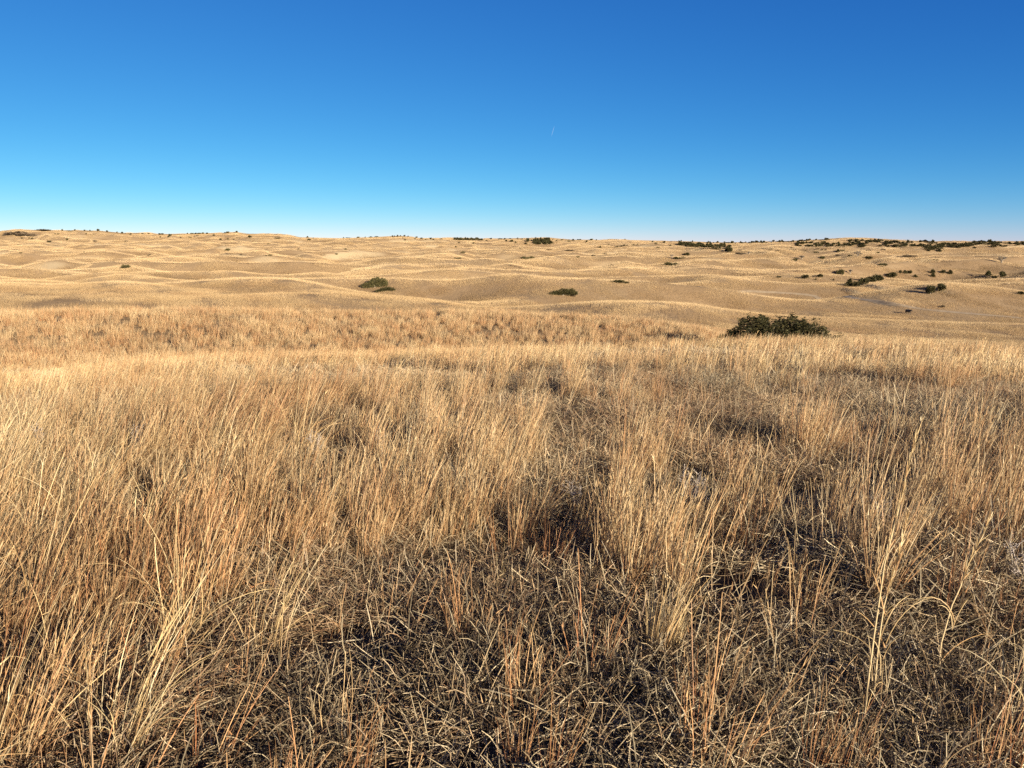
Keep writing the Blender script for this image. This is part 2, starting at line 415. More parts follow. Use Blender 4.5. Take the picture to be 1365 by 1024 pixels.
NEAR_SPARSE = [to_mesh(f'near sparse {k}', stems(500 + k, 9, .14, .50, .0040, .15, .18, 6, .3, 2) + leaves(520 + k, 12, .14, .24, .0046), M_BLUE) for k in range(6)]
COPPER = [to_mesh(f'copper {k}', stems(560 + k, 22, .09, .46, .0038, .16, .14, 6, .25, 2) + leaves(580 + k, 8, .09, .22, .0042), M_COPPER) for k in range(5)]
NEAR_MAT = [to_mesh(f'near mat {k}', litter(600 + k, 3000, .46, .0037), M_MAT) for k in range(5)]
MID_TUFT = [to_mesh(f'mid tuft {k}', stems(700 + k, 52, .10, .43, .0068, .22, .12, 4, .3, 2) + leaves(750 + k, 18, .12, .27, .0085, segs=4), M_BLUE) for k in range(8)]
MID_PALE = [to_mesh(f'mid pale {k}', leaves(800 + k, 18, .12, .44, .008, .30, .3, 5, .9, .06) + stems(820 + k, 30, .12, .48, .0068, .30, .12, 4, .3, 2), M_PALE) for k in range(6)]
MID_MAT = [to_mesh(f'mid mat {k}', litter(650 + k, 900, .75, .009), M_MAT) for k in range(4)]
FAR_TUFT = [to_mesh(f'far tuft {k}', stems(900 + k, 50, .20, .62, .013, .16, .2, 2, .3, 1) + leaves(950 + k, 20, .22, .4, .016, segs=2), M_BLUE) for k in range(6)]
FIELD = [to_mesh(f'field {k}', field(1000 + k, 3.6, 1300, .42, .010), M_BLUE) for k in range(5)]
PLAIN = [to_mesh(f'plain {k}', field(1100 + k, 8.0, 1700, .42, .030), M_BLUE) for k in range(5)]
for n_, m_ in (('near_tuft', NEAR_TUFT), ('near_pale', NEAR_PALE), ('near_sparse', NEAR_SPARSE), ('near_mat', NEAR_MAT), ('copper', COPPER), ('mid_tuft', MID_TUFT), ('mid_pale', MID_PALE), ('mid_mat', MID_MAT), ('far_tuft', FAR_TUFT), ('field', FIELD), ('plain', PLAIN)):
    library(n_, m_)

def scatter_group():
    g = bpy.data.node_groups.new('scatter grass', 'GeometryNodeTree')
    g.interface.new_socket('Geometry', in_out='INPUT', socket_type='NodeSocketGeometry')
    g.interface.new_socket('Source', in_out='INPUT', socket_type='NodeSocketCollection')
    g.interface.new_socket('Geometry', in_out='OUTPUT', socket_type='NodeSocketGeometry')
    gi = g.nodes.new('NodeGroupInput'); go = g.nodes.new('NodeGroupOutput')
    ci = g.nodes.new('GeometryNodeCollectionInfo'); ci.inputs['Separate Children'].default_value = True; ci.inputs['Reset Children'].default_value = True
    ip = g.nodes.new('GeometryNodeInstanceOnPoints'); ip.inputs['Pick Instance'].default_value = True
    def att(nm, typ):
        a = g.nodes.new('GeometryNodeInputNamedAttribute'); a.data_type = typ; a.inputs['Name'].default_value = nm; return a.outputs[0]
    er = g.nodes.new('FunctionNodeEulerToRotation')
    L = g.links.new
    L(gi.outputs[0], ip.inputs['Points']); L(gi.outputs[1], ci.inputs[0]); L(ci.outputs[0], ip.inputs['Instance'])
    L(att('vid', 'INT'), ip.inputs['Instance Index']); L(att('rot', 'FLOAT_VECTOR'), er.inputs[0]); L(er.outputs[0], ip.inputs['Rotation'])
    L(att('scl', 'FLOAT_VECTOR'), ip.inputs['Scale']); L(ip.outputs[0], go.inputs[0])
    return g
SCATTER = scatter_group()

def scatter(name, libname, x, y, scale, tint, label, cat, spin=.7, sink=0.0, zscale=None, tilt=0.0, lean=0.0):
    c, nv = lib[libname]; n = len(x)
    z = H(x, y) - sink
    rot = np.stack([rng.normal(0, .06, n), rng.normal(0, .06, n), rng.uniform(-spin, spin, n)], -1)
    if lean:        # wind-laid stands lean more on the open western side
        rot[:, 1] += lean * (1 - sstep(-4, 2.5, x)) * (1 - .6 * sstep(14, 40, y))
    zs = scale * rng.uniform(.8, 1.2, n) if zscale is None else zscale
    if tilt:        # lie along the slope (measured over the patch's own size)
        sx = (H(x + tilt, y) - H(x - tilt, y)) / (2 * tilt); sy = (H(x, y + tilt) - H(x, y - tilt)) / (2 * tilt)
        rz = rng.uniform(-spin, spin, n)
        nx, ny, nz = -sx, -sy, np.ones(n); q = np.sqrt(nx * nx + ny * ny + 1); nx, ny, nz = nx / q, ny / q, nz / q
        lx = nx * np.cos(rz) + ny * np.sin(rz); ly = -nx * np.sin(rz) + ny * np.cos(rz)
        ry = np.arctan2(lx, nz); rx = np.arctan2(-ly, np.hypot(lx, nz))
        rot = np.stack([rx, ry, rz], -1)
        z = (H(x + tilt, y) + H(x - tilt, y) + H(x, y + tilt) + H(x, y - tilt) + 2 * H(x, y)) / 6 - sink
    scl = np.stack([scale, scale, zs], -1)
    me = bpy.data.meshes.new(name); me.vertices.add(n); me.vertices.foreach_set('co', np.stack([x, y, z], -1).astype(np.float32).ravel())
    for a, typ, dat in (('vid', 'INT', rng.integers(0, nv, n)), ('rot', 'FLOAT_VECTOR', rot), ('scl', 'FLOAT_VECTOR', scl), ('tint', 'FLOAT_VECTOR', tint)):
        at = me.attributes.new(a, typ, 'POINT')
        at.data.foreach_set('value' if typ == 'INT' else 'vector', np.asarray(dat, np.int32 if typ == 'INT' else np.float32).ravel())
    o = put(name, me); md = o.modifiers.new('scatter', 'NODES'); md.node_group = SCATTER
    md[[s.identifier for s in SCATTER.interface.items_tree if s.name == 'Source'][0]] = c
    o['kind'] = 'stuff'; o['label'] = label; o['category'] = cat
    print(name, n); return o

def wedge(n_per_m2, r0, r1, half=43.0, back=False):
    """random points on the ground between two distances, within the arc the picture looks over"""
    h = R(half); area = h * (r1 * r1 - r0 * r0); n = int(area * n_per_m2)
    r = np.sqrt(rng.uniform(r0 * r0, r1 * r1, n)); a = rng.uniform(-h, h, n)
    return r * np.sin(a), r * np.cos(a)

def to_px(x, y, z):
    cp, sp = math.cos(PITCH), math.sin(PITCH); dz = z - EYE
    fw = y * cp - dz * sp; up = y * sp + dz * cp
    fw = np.maximum(fw, .01)
    return PW / 2 + F * x / fw, PH / 2 - F * up / fw

# where tall grass grows and where it is open, read off the photograph (ellipse in its pixels, + more / - less)
PATCHES = [(150, 660, 260, 110, .5), (120, 830, 200, 140, .35), (480, 1000, 130, 60, .3), (1300, 1000, 120, 60, .25), (560, 670, 180, 70, .35), (560, 860, 190, 110, -.75), (690, 800, 110, 90, -.5), (1080, 880, 160, 130, -.7), (1260, 850, 150, 110, -.55),
           (860, 720, 80, 110, .6), (1010, 660, 70, 50, .5), (1150, 720, 70, 60, .5), (1280, 660, 110, 50, .45), (780, 640, 40, 40, -.7), (905, 672, 45, 30, -1), (1065, 690, 35, 35, -.8),
           (300, 900, 190, 90, -.25), (90, 900, 120, 140, .15), (1180, 560, 180, 22, -.6), (880, 560, 160, 20, -.45), (500, 505, 160, 14, -.8), (900, 478, 200, 8, -.5), (30, 508, 90, 12, -1.2), (760, 1000, 110, 60, .3), (930, 830, 60, 60, -.5),
           (1330, 990, 90, 70, .25), (500, 990, 90, 60, .2), (1180, 478, 160, 7, -.4)]
def tall_mask(x, y):
    z = H(x, y); px, py = to_px(x, y, z)
    m = .50 + .85 * fbm(x / 2.1 + 40, y / 2.1, 31, 3) + .35 * perlin(x / 7, y / 7, 33)
    for cx, cy, w, h, k in PATCHES:
        m = m + k * np.exp(-((px - cx) / w) ** 2 - ((py - cy) / h) ** 2)
    return m
def tints(x, y, dull=0.0):
    red = .10 + .55 * fbm(x / 3.5, y / 3.5, 41, 3) + rng.normal(0, .12, len(x))
    val = .12 * fbm(x / 9, y / 9, 42, 2) + rng.normal(0, .08, len(x))
    grey = np.clip(dull + .35 * fbm(x / 5, y / 5, 43, 2), 0, .7)
    return np.stack([red, val, grey], -1)

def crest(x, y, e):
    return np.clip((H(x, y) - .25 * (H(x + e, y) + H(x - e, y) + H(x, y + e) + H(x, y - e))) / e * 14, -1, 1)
# near grass -----------------------------------------------------
def near_open(x, y): return .42 * (1 - sstep(2.0, 3.8, np.hypot(x, y)))
x, y = wedge(52, 1.5, 13, 60)
m = tall_mask(x, y) - near_open(x, y); k = rng.random(len(x)) < np.clip((m - .38) * 1.0, 0, .55); x1, y1 = x[k], y[k]
scatter('bunchgrass', 'near_tuft', x1, y1, rng.uniform(.5, 1.05, len(x1)), tints(x1, y1), 'russet and gold bunchgrass standing over the near prairie', 'grass', lean=.26)
x, y = wedge(6, 1.5, 13, 60); m = tall_mask(x, y); px, py = to_px(x, y, H(x, y))
k = rng.random(len(x)) < np.clip(.07 + .5 * sstep(480, 80, px) + .3 * (m - .5), 0, .6); x1, y1 = x[k], y[k]
scatter('straw_grass', 'near_pale', x1, y1, rng.uniform(.45, .95, len(x1)), tints(x1, y1) * [1, 1, 0] + [-.15, .05, 0], 'pale arching straw blades among the near bunchgrass', 'grass', lean=.26)
x, y = wedge(21, 1.3, 13, 60); m = tall_mask(x, y)
k = rng.random(len(x)) < np.clip(.28 + .3 * m, 0, .8); x1, y1 = x[k], y[k]
scatter('thin_grass', 'near_sparse', x1, y1, rng.uniform(.35, .9, len(x1)), tints(x1, y1), 'thin single grass stems rising from the litter', 'grass', lean=.26)
x, y = wedge(5.6, 1.1, 13, 60); k = fbm(x / .9, y / .9, 77, 2) + .4 * (np.hypot(x, y) < 3.2) > -.36; x, y = x[k], y[k]
scatter('grass_litter', 'near_mat', x, y, rng.uniform(.8, 1.2, len(x)), tints(x, y) * [1.1, 2.2, .6] + [.06, -.08, -.02], 'matted grey-brown dead grass covering the near ground', 'litter', spin=3.14, tilt=.25)
x, y = wedge(9, 1.5, 5.5, 60); k = fbm(x / .8, y / .8, 88, 2) > .08; x1, y1 = x[k], y[k]
scatter('copper_grass', 'copper', x1, y1, rng.uniform(.5, 1.0, len(x1)), tints(x1, y1) * [1, 1, 0], 'coppery upright stems scattered through the near litter', 'grass', lean=.2)
# middle grass ---------------------------------------------------
x, y = wedge(20, 12.5, 48); m = tall_mask(x, y)
k = rng.random(len(x)) < np.clip((m - .02) * .9, 0.02, .8); x1, y1 = x[k], y[k]
scatter('prairie_grass', 'mid_tuft', x1, y1, rng.uniform(.55, 1.05, len(x1)), tints(x1, y1) + [0, .05, 0], 'golden prairie grass on the slope falling to the swale', 'grass', lean=.26)
x, y = wedge(8, 12.5, 48); m = tall_mask(x, y); k = rng.random(len(x)) < np.clip(m * .8, .05, .7); x1, y1 = x[k], y[k]
scatter('blond_grass', 'mid_pale', x1, y1, rng.uniform(.55, 1.0, len(x1)), tints(x1, y1) * [1, 1, .3] + [-.1, .08, 0], 'blond wind-bent grass on the slope falling to the swale', 'grass', lean=.26)
x, y = wedge(2.0, 12.5, 48)
scatter('slope_litter', 'mid_mat', x, y, rng.uniform(.8, 1.3, len(x)), tints(x, y) * [.6, 1, 1] + [0, .12, .1], 'short dull litter between the tufts of the slope', 'litter', spin=3.14, tilt=.4)
# faint two-wheel track crossing the valley floor: its own worn strip of ground, kept clear of grass
def track(pxs, width, name, label):
    P = np.array([hit(*q)[:2] for q in pxs]); seg = np.r_[0, np.cumsum(np.linalg.norm(np.diff(P, axis=0), axis=1))]
    u = np.arange(0, seg[-1], 1.5); c = np.stack([np.interp(u, seg, P[:, 0]), np.interp(u, seg, P[:, 1])], -1)
    k = np.hanning(15); k /= k.sum(); c = np.stack([np.convolve(np.pad(c[:, i], 7, mode='edge'), k, 'valid') for i in (0, 1)], -1)
    d = np.gradient(c, axis=0); d /= np.linalg.norm(d, axis=1, keepdims=True) + 1e-9; nrm = np.stack([-d[:, 1], d[:, 0]], -1)
    offs = np.linspace(-.5, .5, 5) * width
    pts = (c[:, None] + nrm[:, None] * offs[None, :, None]).reshape(-1, 2)
    z = H(pts[:, 0], pts[:, 1]) + .05
    i = (np.arange(len(c) - 1)[:, None] * 5 + np.arange(4)[None]).ravel()
    o = put(name, mesh_from(name, np.c_[pts, z], np.stack([i, i + 5, i + 6, i + 1], -1), M_TRACK, None, True)); o['kind'] = 'structure'; o['label'] = label
    return c
m_, t_, n_, l_ = new_mat('worn track'); g_ = N(t_, 'ShaderNodeNewGeometry'); p_ = N(t_, 'ShaderNodeBsdfPrincipled'); p_.inputs['Roughness'].default_value = .95; o_ = N(t_, 'ShaderNodeOutputMaterial')
l_.new(mix_rgb(t_, maprange(t_, noise(t_, g_.outputs['Position'], .6, 5), .35, .65), (.18, .13, .078), (.25, .19, .115)), p_.inputs['Base Color']); l_.new(p_.outputs[0], o_.inputs[0]); M_TRACK = m_
TRACK = np.vstack([track([(930, 384), (985, 388), (1040, 391.5), (1090, 394), (1135, 397.5), (1165, 403), (1190, 408.5), (1230, 414), (1300, 420), (1375, 425)], 2.3, 'track', 'pale worn track crossing the valley floor')])
def off_track(x, y, w):
    ok = np.ones(len(x), bool); i = np.where((x > TRACK[:, 0].min() - 5) & (x < TRACK[:, 0].max() + 5) & (y > TRACK[:, 1].min() - 5) & (y < TRACK[:, 1].max() + 5))[0]
    for j in range(0, len(i), 4000):
        q = i[j:j + 4000]; dd = np.min((x[q, None] - TRACK[None, ::3, 0]) ** 2 + (y[q, None] - TRACK[None, ::3, 1]) ** 2, 1); ok[q] = dd > w * w
    return ok
# farther grass --------------------------------------------------
x, y = wedge(4.4, 46, 135); m = fbm(x / 4, y / 4, 61, 3); k = rng.random(len(x)) < np.clip(.72 + .7 * m, .35, 1); x1, y1 = x[k], y[k]
scatter('tussock_grass', 'far_tuft', x1, y1, rng.uniform(.6, 1.15, len(x1)), tints(x1, y1) + [0, .05, 0], 'tussocky golden grass on the hillside beyond the swale', 'grass')
x, y = wedge(.085, 128, 430); k = rng.random(len(x)) < 1 - .6 * sstep(330, 430, np.hypot(x, y)); x, y = x[k], y[k]; k = off_track(x, y, 3.4); x, y = x[k], y[k]; c = crest(x, y, 7.0); k = rng.random(len(x)) < .88 + .12 * c; x, y, c = x[k], y[k], c[k]
t = tints(x, y) * [.5, 1, .5]; t[:, 0] -= .12 + .25 * np.maximum(c, -.3); t[:, 1] += -.13 + .3 * c  # paler crest grass, darker hollows: relief shading also put into the tint
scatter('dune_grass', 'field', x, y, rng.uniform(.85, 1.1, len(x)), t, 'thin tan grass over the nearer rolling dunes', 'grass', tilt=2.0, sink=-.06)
x, y = wedge(.013, 380, 1640, 38); c = crest(x, y, 14.0); k = rng.random(len(x)) < .88 + .12 * c; x, y, c = x[k], y[k], c[k]
t = tints(x, y) * [.4, 1, .5]; t[:, 0] -= .15 + .25 * np.maximum(c, -.3); t[:, 1] += -.13 + .3 * c  # crest tint again; colour helps stand in for the grazing brightness of crests
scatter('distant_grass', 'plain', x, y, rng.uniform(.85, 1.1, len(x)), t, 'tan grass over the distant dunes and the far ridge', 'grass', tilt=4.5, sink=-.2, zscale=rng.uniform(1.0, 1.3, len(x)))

# ------------------------------------------------------------------ junipers and brush
def foliage_material(name, dark, mid, warm):
    m, t, nodes, links = new_mat(name)
    rn = N(t, 'ShaderNodeAttribute', attribute_name='rnd')
    oi = N(t, 'ShaderNodeObjectInfo')
    c = mix_rgb(t, rn.outputs['Fac'], dark, mid)
    c = mix_rgb(t, maprange(t, math_n(t, 'FRACT', math_n(t, 'MULTIPLY', rn.outputs['Fac'], 7.3)), .72, 1, 0, .8), c, warm)
    h = N(t, 'ShaderNodeHueSaturation'); links.new(c, h.inputs['Color'])
    links.new(maprange(t, oi.outputs['Random'], 0, 1, .8, 1.2), h.inputs['Value'])
    p = N(t, 'ShaderNodeBsdfPrincipled'); links.new(h.outputs[0], p.inputs['Base Color']); p.inputs['Roughness'].default_value = .7
    p.inputs['Specular IOR Level'].default_value = .2
    o = N(t, 'ShaderNodeOutputMaterial'); links.new(p.outputs[0], o.inputs[0]); return m
M_JUN = foliage_material('juniper foliage', (.020, .020, .009), (.066, .060, .021), (.12, .088, .032))
M_BRUSH = foliage_material('bare thicket twigs', (.07, .050, .032), (.125, .092, .058), (.14, .11, .075))
M_BARK = foliage_material('grey bark', (.13, .11, .085), (.22, .185, .15), (.17, .14, .10))

def sprays(seed, lobes, n, size, up=.5):
    """small ragged foliage sprays through the outer half of a set of overlapping lobes (cx, cy, cz, rx, ry, rz)"""
    g = np.random.default_rng(seed); lo = np.array(lobes)
    wgt = np.sqrt(lo[:, 3] * lo[:, 4] + lo[:, 3] * lo[:, 5]); i = g.choice(len(lo), n, p=wgt / wgt.sum())
    d = g.normal(size=(n, 3)); d /= np.linalg.norm(d, axis=1, keepdims=True)
    rr = g.random(n) ** .38
    lump = 1 + .22 * np.sin(d[:, 0] * 7 + i * 2.1) * np.sin(d[:, 2] * 6 + i) + .12 * np.sin(d[:, 1] * 13 + i)
    c = lo[i, :3] + d * lo[i, 3:] * (rr * lump)[:, None]
    keep = c[:, 2] > .0; c = c[keep]; d = d[keep]; n = len(c)
    V = []; 
    out = d + np.array([0, 0, up]) + g.normal(0, .45, (n, 3)); out /= np.linalg.norm(out, axis=1, keepdims=True)
    s = size * g.uniform(.6, 1.5, n)
    vs = []; rn = []
    for k in range(3):
        q = g.normal(size=(n, 3)); sd = np.cross(out, q); sd /= np.linalg.norm(sd, axis=1, keepdims=True) + 1e-9
        o2 = out + g.normal(0, .35, (n, 3))
        a = c - sd * (s * .32)[:, None]; b = c + sd * (s * .32)[:, None]; e = c + o2 * s[:, None]
        vs.append(np.stack([a, b, e], 1)); rn.append(np.repeat(g.random(n), 3))
    v = np.vstack([q.reshape(-1, 3) for q in vs]); f = np.arange(len(v)).reshape(-1, 3)
    return v, f, np.concatenate(rn)
def crown_mesh(name, seed, lobes, n, size, mat, up=.5):
    v, f, r = sprays(seed, lobes, n, size, up)
    return mesh_from(name, v, f, mat, {'rnd': ('FLOAT', r)})
def limb(pts, rad, sides=5):
    v = []; f = []
    pts = np.array(pts, float)
    for k, p in enumerate(pts):
        d = pts[min(k + 1, len(pts) - 1)] - pts[max(k - 1, 0)]; d /= np.linalg.norm(d) + 1e-9
        a = np.cross(d, [.3, .9, .1]); a /= np.linalg.norm(a); b = np.cross(d, a)
        for j in range(sides):
            t = 2 * math.pi * j / sides; v.append(p + (a * math.cos(t) + b * math.sin(t)) * rad[k])
    for k in range(len(pts) - 1):
        for j in range(sides):
            f.append((k * sides + j, k * sides + (j + 1) % sides, (k + 1) * sides + (j + 1) % sides, (k + 1) * sides + j))
    return np.array(v), np.array(f)
def limbs_mesh(name, lst, mat, sides=5):
    v = []; f = []; o = 0
    for pts, rad in lst:
        a, b = limb(pts, rad, sides); v.append(a); f.append(b + o); o += len(a)
    v = np.vstack(v); return mesh_from(name, v, np.vstack(f), mat, {'rnd': ('FLOAT', np.random.default_rng(3).random(len(v)))})

# unit shapes: one wide, one tall
def lobes_for(kind, seed):
    g = np.random.default_rng(seed); L = []
    if kind == 'cone':
        for k in range(9):
            z = .12 + .80 * k / 8; r = .46 * (1 - .9 * k / 8) + .05; L.append((g.normal(0, .04), g.normal(0, .04), z, r, r, .14))
    elif kind == 'round':
        L.append((0, 0, .42, .40, .40, .42))
        for k in range(7):
            a = g.uniform(0, 6.28); L.append((.24 * math.cos(a), .24 * math.sin(a), g.uniform(.25, .75), .22, .22, .22))
    elif kind == 'low':
        for k in range(10):
            a = g.uniform(0, 6.28); q = g.uniform(0, .32); L.append((q * math.cos(a), q * math.sin(a) , g.uniform(.2, .62), g.uniform(.14, .24), g.uniform(.14, .24), g.uniform(.22, .38)))
    elif kind == 'long':
        for k in range(9):
            u = -.40 + .8 * k / 8; L.append((u, g.normal(0, .1), g.uniform(.22, .55), .15, .2, g.uniform(.25, .42)))
    return L
KINDS = ('cone', 'round', 'low', 'long')
CROWN = {k: [crown_mesh(f'juniper crown {k} {i}', 50 * i + j, lobes_for(k, 9 * i + j), 620, .11, M_JUN) for i in range(4)] for j, k in enumerate(KINDS)}
BRUSH = [crown_mesh(f'brush {i}', 900 + i, lobes_for('low', 70 + i), 420, .10, M_BRUSH, .9) for i in range(3)]
TRUNK = [limbs_mesh(f'juniper trunk {i}', [([(0, 0, -.12), (.015, .01, .2), (-.01, .02, .7)], [.045, .035, .012]), ([(0, 0, .1), (.14, .05, .35)], [.025, .008]), ([(0, 0, .12), (-.12, -.07, .4)], [.025, .008])], M_BARK) for i in range(2)]

LIST = []   # (photo x, base row, width px, height px, kind, label or None)
def place(px, py, w, h, kind, label=None, group=None, name=None, big=None, dmin=60.0, depth=None, at=None):
    if at:      # foot hidden behind a brow: distance given, top row = py - h
        d = at; r = ray(px, py - h); q = math.hypot(r[0], r[1]); X, Y = d * r[0] / q, d * r[1] / q; Z = float(H(np.array([X]), np.array([Y]))[0])
        h = (EYE + d * r[2] / q - Z) * F / d
    else: X, Y, Z, d = hit(px, py, dmin)
    W = w * d / F; Hh = h * d / F
    g = random.Random(int(px * 7 + py * 131))
    parts = w >= 6 or big
    dp = depth if depth else (W if w < 2.2 * h else max(W * .5, Hh))
    rz = g.uniform(0, 6.28) if (w < 2.2 * h) else g.uniform(-.25, .25) - math.atan2(X, Y)
    nm = name or ('juniper_thicket' if kind in ('low', 'long') and w > 9 else ('brush_thicket' if kind == 'brush' else 'juniper_tree'))
    mesh = big or (g.choice(BRUSH) if kind == 'brush' else g.choice(CROWN[kind]))
    cat = 'thicket' if 'thicket' in nm else 'juniper'
    if label is None:
        if py < 321.5: label, group = 'small dark juniper on the crest of the far ridge', 'junipers on the far ridge crest'
        elif d > 900: label, group = 'small dark juniper on the open slope under the far ridge', 'junipers on the slope under the ridge'
        elif kind == 'brush': label, group = 'low brownish bare thicket on the dunes', 'thickets on the dunes'
        else: label, group = 'dark juniper dotted among the middle dunes', 'junipers among the dunes'
    if kind == 'brush' and group and group.startswith('junipers'):
        label = {'junipers on the far ridge crest': 'low brown thicket on the crest of the far ridge'}.get(group, 'low brown thicket on the slope under the far ridge'); group = 'brown thickets on the far slopes'
        if 'crest' in label: group = 'brown thickets on the ridge crest'
    if parts:
        e = bpy.data.objects.new(nm, None); C.objects.link(e); e.empty_display_size = .5
        e.location = (X, Y, Z - .1); e.rotation_euler = (0, 0, rz); e.scale = (W, dp, Hh)
        put('crown', mesh, e); put('trunk', g.choice(TRUNK), e); tag(e, label, cat, group); o = e
    else:
        o = put(nm, mesh); o.location = (X, Y, Z - .1); o.rotation_euler = (0, 0, rz); o.scale = (W, dp, Hh); tag(o, label, cat, group)
    LIST.append((round(px), round(py), round(d), round(W, 1), round(Hh, 1), nm)); return o

SMALL = """83 308 2 2;93 309 6 2;100 308 2 2;113 308.5 2 1.5;120 308 1.5 1.5;131 308 3 3;143 310.5 3 2.5;156 311 2 1.5;163 312.5 3 2;174 313 3 2;29 319 2.5 2;39 318.8 2 2;43 318.8 3 2;66 323.5 4 2;90 320.5 3 3;
115 313 2 1.5;77 313 3 1.5;73 313 2 1.5;125 312.5 2 1;28 338 3 1.5;112 337 2 1.2;190 312.5 3 2;198 312.5 3 2.5;213 313 3 2;217 314 4 2;227 315 4 3.5;214 317 2 2.5;225 316.5 2 2.5;241 317.5 2 1.5;253 317.5 4 2;259 316.5 2 1.5;263 314.5 3 1.5;
250 312.5 2 1.5;256 312.4 4 2;261 312.4 4 2.3;266 312.3 4 2;271 312.3 4 2;276 312.3 3 1.8;285 314.8 3 2.3;300 311.8 2 1.5;303 311.6 5 2.3;312 311.4 2 1.6;316 311 3 2.5;294 320.5 3 2.5;304 319.7 3 2;312 319.6 2 1.5;316 317.5 1.5 2;
370 318.3 6 2;410 317.2 3 2.3;412 321 5 3;418 318 2 1.5;461 333.6 4 2;449 341 5 2;360 341.5 5 2;355 341.5 2.5 1.5;358 326 4 1.3;458 317.2 2.5 2;464 317 5 1.7;478 316.6 5 2;487 316.6 1.5 1.7;494 316.6 5 2;502 316.4 4 2;
523 316.6 2.5 2.2;526 316.4 2 1.5;530 316 2.6 2.4;534 315.7 2 1.6;539 315.5 3 2;544 315.7 2 1.5;555 316.9 4 2;562 317 1.5 1;537 318 2 1.5;540 321 3.5 2;553 319 2.5 1.5;562 319 3.5 2.5;568 320 5 2;574 319.5 3 3;578 320 4 1.7;588 319.7 4 2.3;
655 318.9 3 2;667 319 5 1.8;673 319 4 1.8;680 319 3 1.5;612 324 3 1.5;631 325 3 2;649 322 2 1.3;608 330.5 3 1.6;675 322 4 2;682 323 5 2.6;687 324.5 4 2.4;690 319 2 1.6;696 319.5 3 2;703 322.5 5.5 5;701 326 4 2.5;708 320.8 2 2;713 321 3 3;714 318 2 2;
737 320.5 2 1.5;742 322 2.5 2;749 320.8 5 2.3;757 321 5 2;764 321.2 4.5 3;772 320.9 5 1.8;759 323.5 6 2;782 323 3 2.6;788 320.9 5.8 3.2;795 320.9 2 1.6;819 320 2 1.2;833 320.4 2 1.6;800 330.5 4 2.8;811 327.6 2.4 1.6;820 330 2 1.5;823 330 3 2;828 329.2 3 1.8;832 328.4 3 2.2;
836 328.6 2.5 1.4;845 327 3 1.4;850 326.8 3 1.4;870 323 2.2 1.8;875 325.6 5.8 2.2;885 324 3.5 2.4;894 328 2.6 2;877 330.5 4 1.8;905 322.9 2 1.7;908 322.8 2 2;923 323 2 1.9;1074 335 2 1;1096 334.5 3 1.8;1101 334.5 2 1.6;1117 335.6 5 3;1123 335.6 5 2.2;
1170 338.4 5.6 2.6;1087 373.5 3 2.2;1111 374 3 2;1247 347.6 5.8 2;1200 364.7 5 4.2;1088 337.5 5.8 2.6;1055 331.5 5 1.6;1173 328.5 4 2""".replace('\n', '').split(';')
for i, sp in enumerate(SMALL):
    a = [float(q) for q in sp.split()]
    a[3] *= .82 if a[1] < 321.5 else 1
    place(*a, ('cone', 'round', 'low', 'round')[i % 4] if a[2] < 2 * a[3] else ('low', 'long')[i % 2])
for a in ((22, 313.5, 32, 4.5), (34, 315.5, 23, 5), (58, 308.8, 24, 2), (168, 322.5, 7, 2), (128, 323, 8, 2.5), (199, 341.6, 5, 2.6), (322, 341, 6, 1.5), (398, 333, 5, 2), (1028, 332.5, 9, 1.5), (1037, 335, 4, 1.5),
          (1059, 334.5, 9, 1.5), (1090, 333, 6, 1.5), (1158, 334.5, 8, 1.5), (1177, 333.5, 8, 1.5), (986, 339.5, 12, 3.4), (987, 334.6, 8, 2), (929, 334.5, 8, 1.2), (732, 333.6, 12, 1.6), (759, 335, 12, 2), (791, 341.5, 9, 2.2), (806, 340, 10, 1.6), (694, 332, 5, 1.6), (1117, 342, 7, 3)):
    place(*a, 'brush')
G1 = 'lone junipers in the valley'
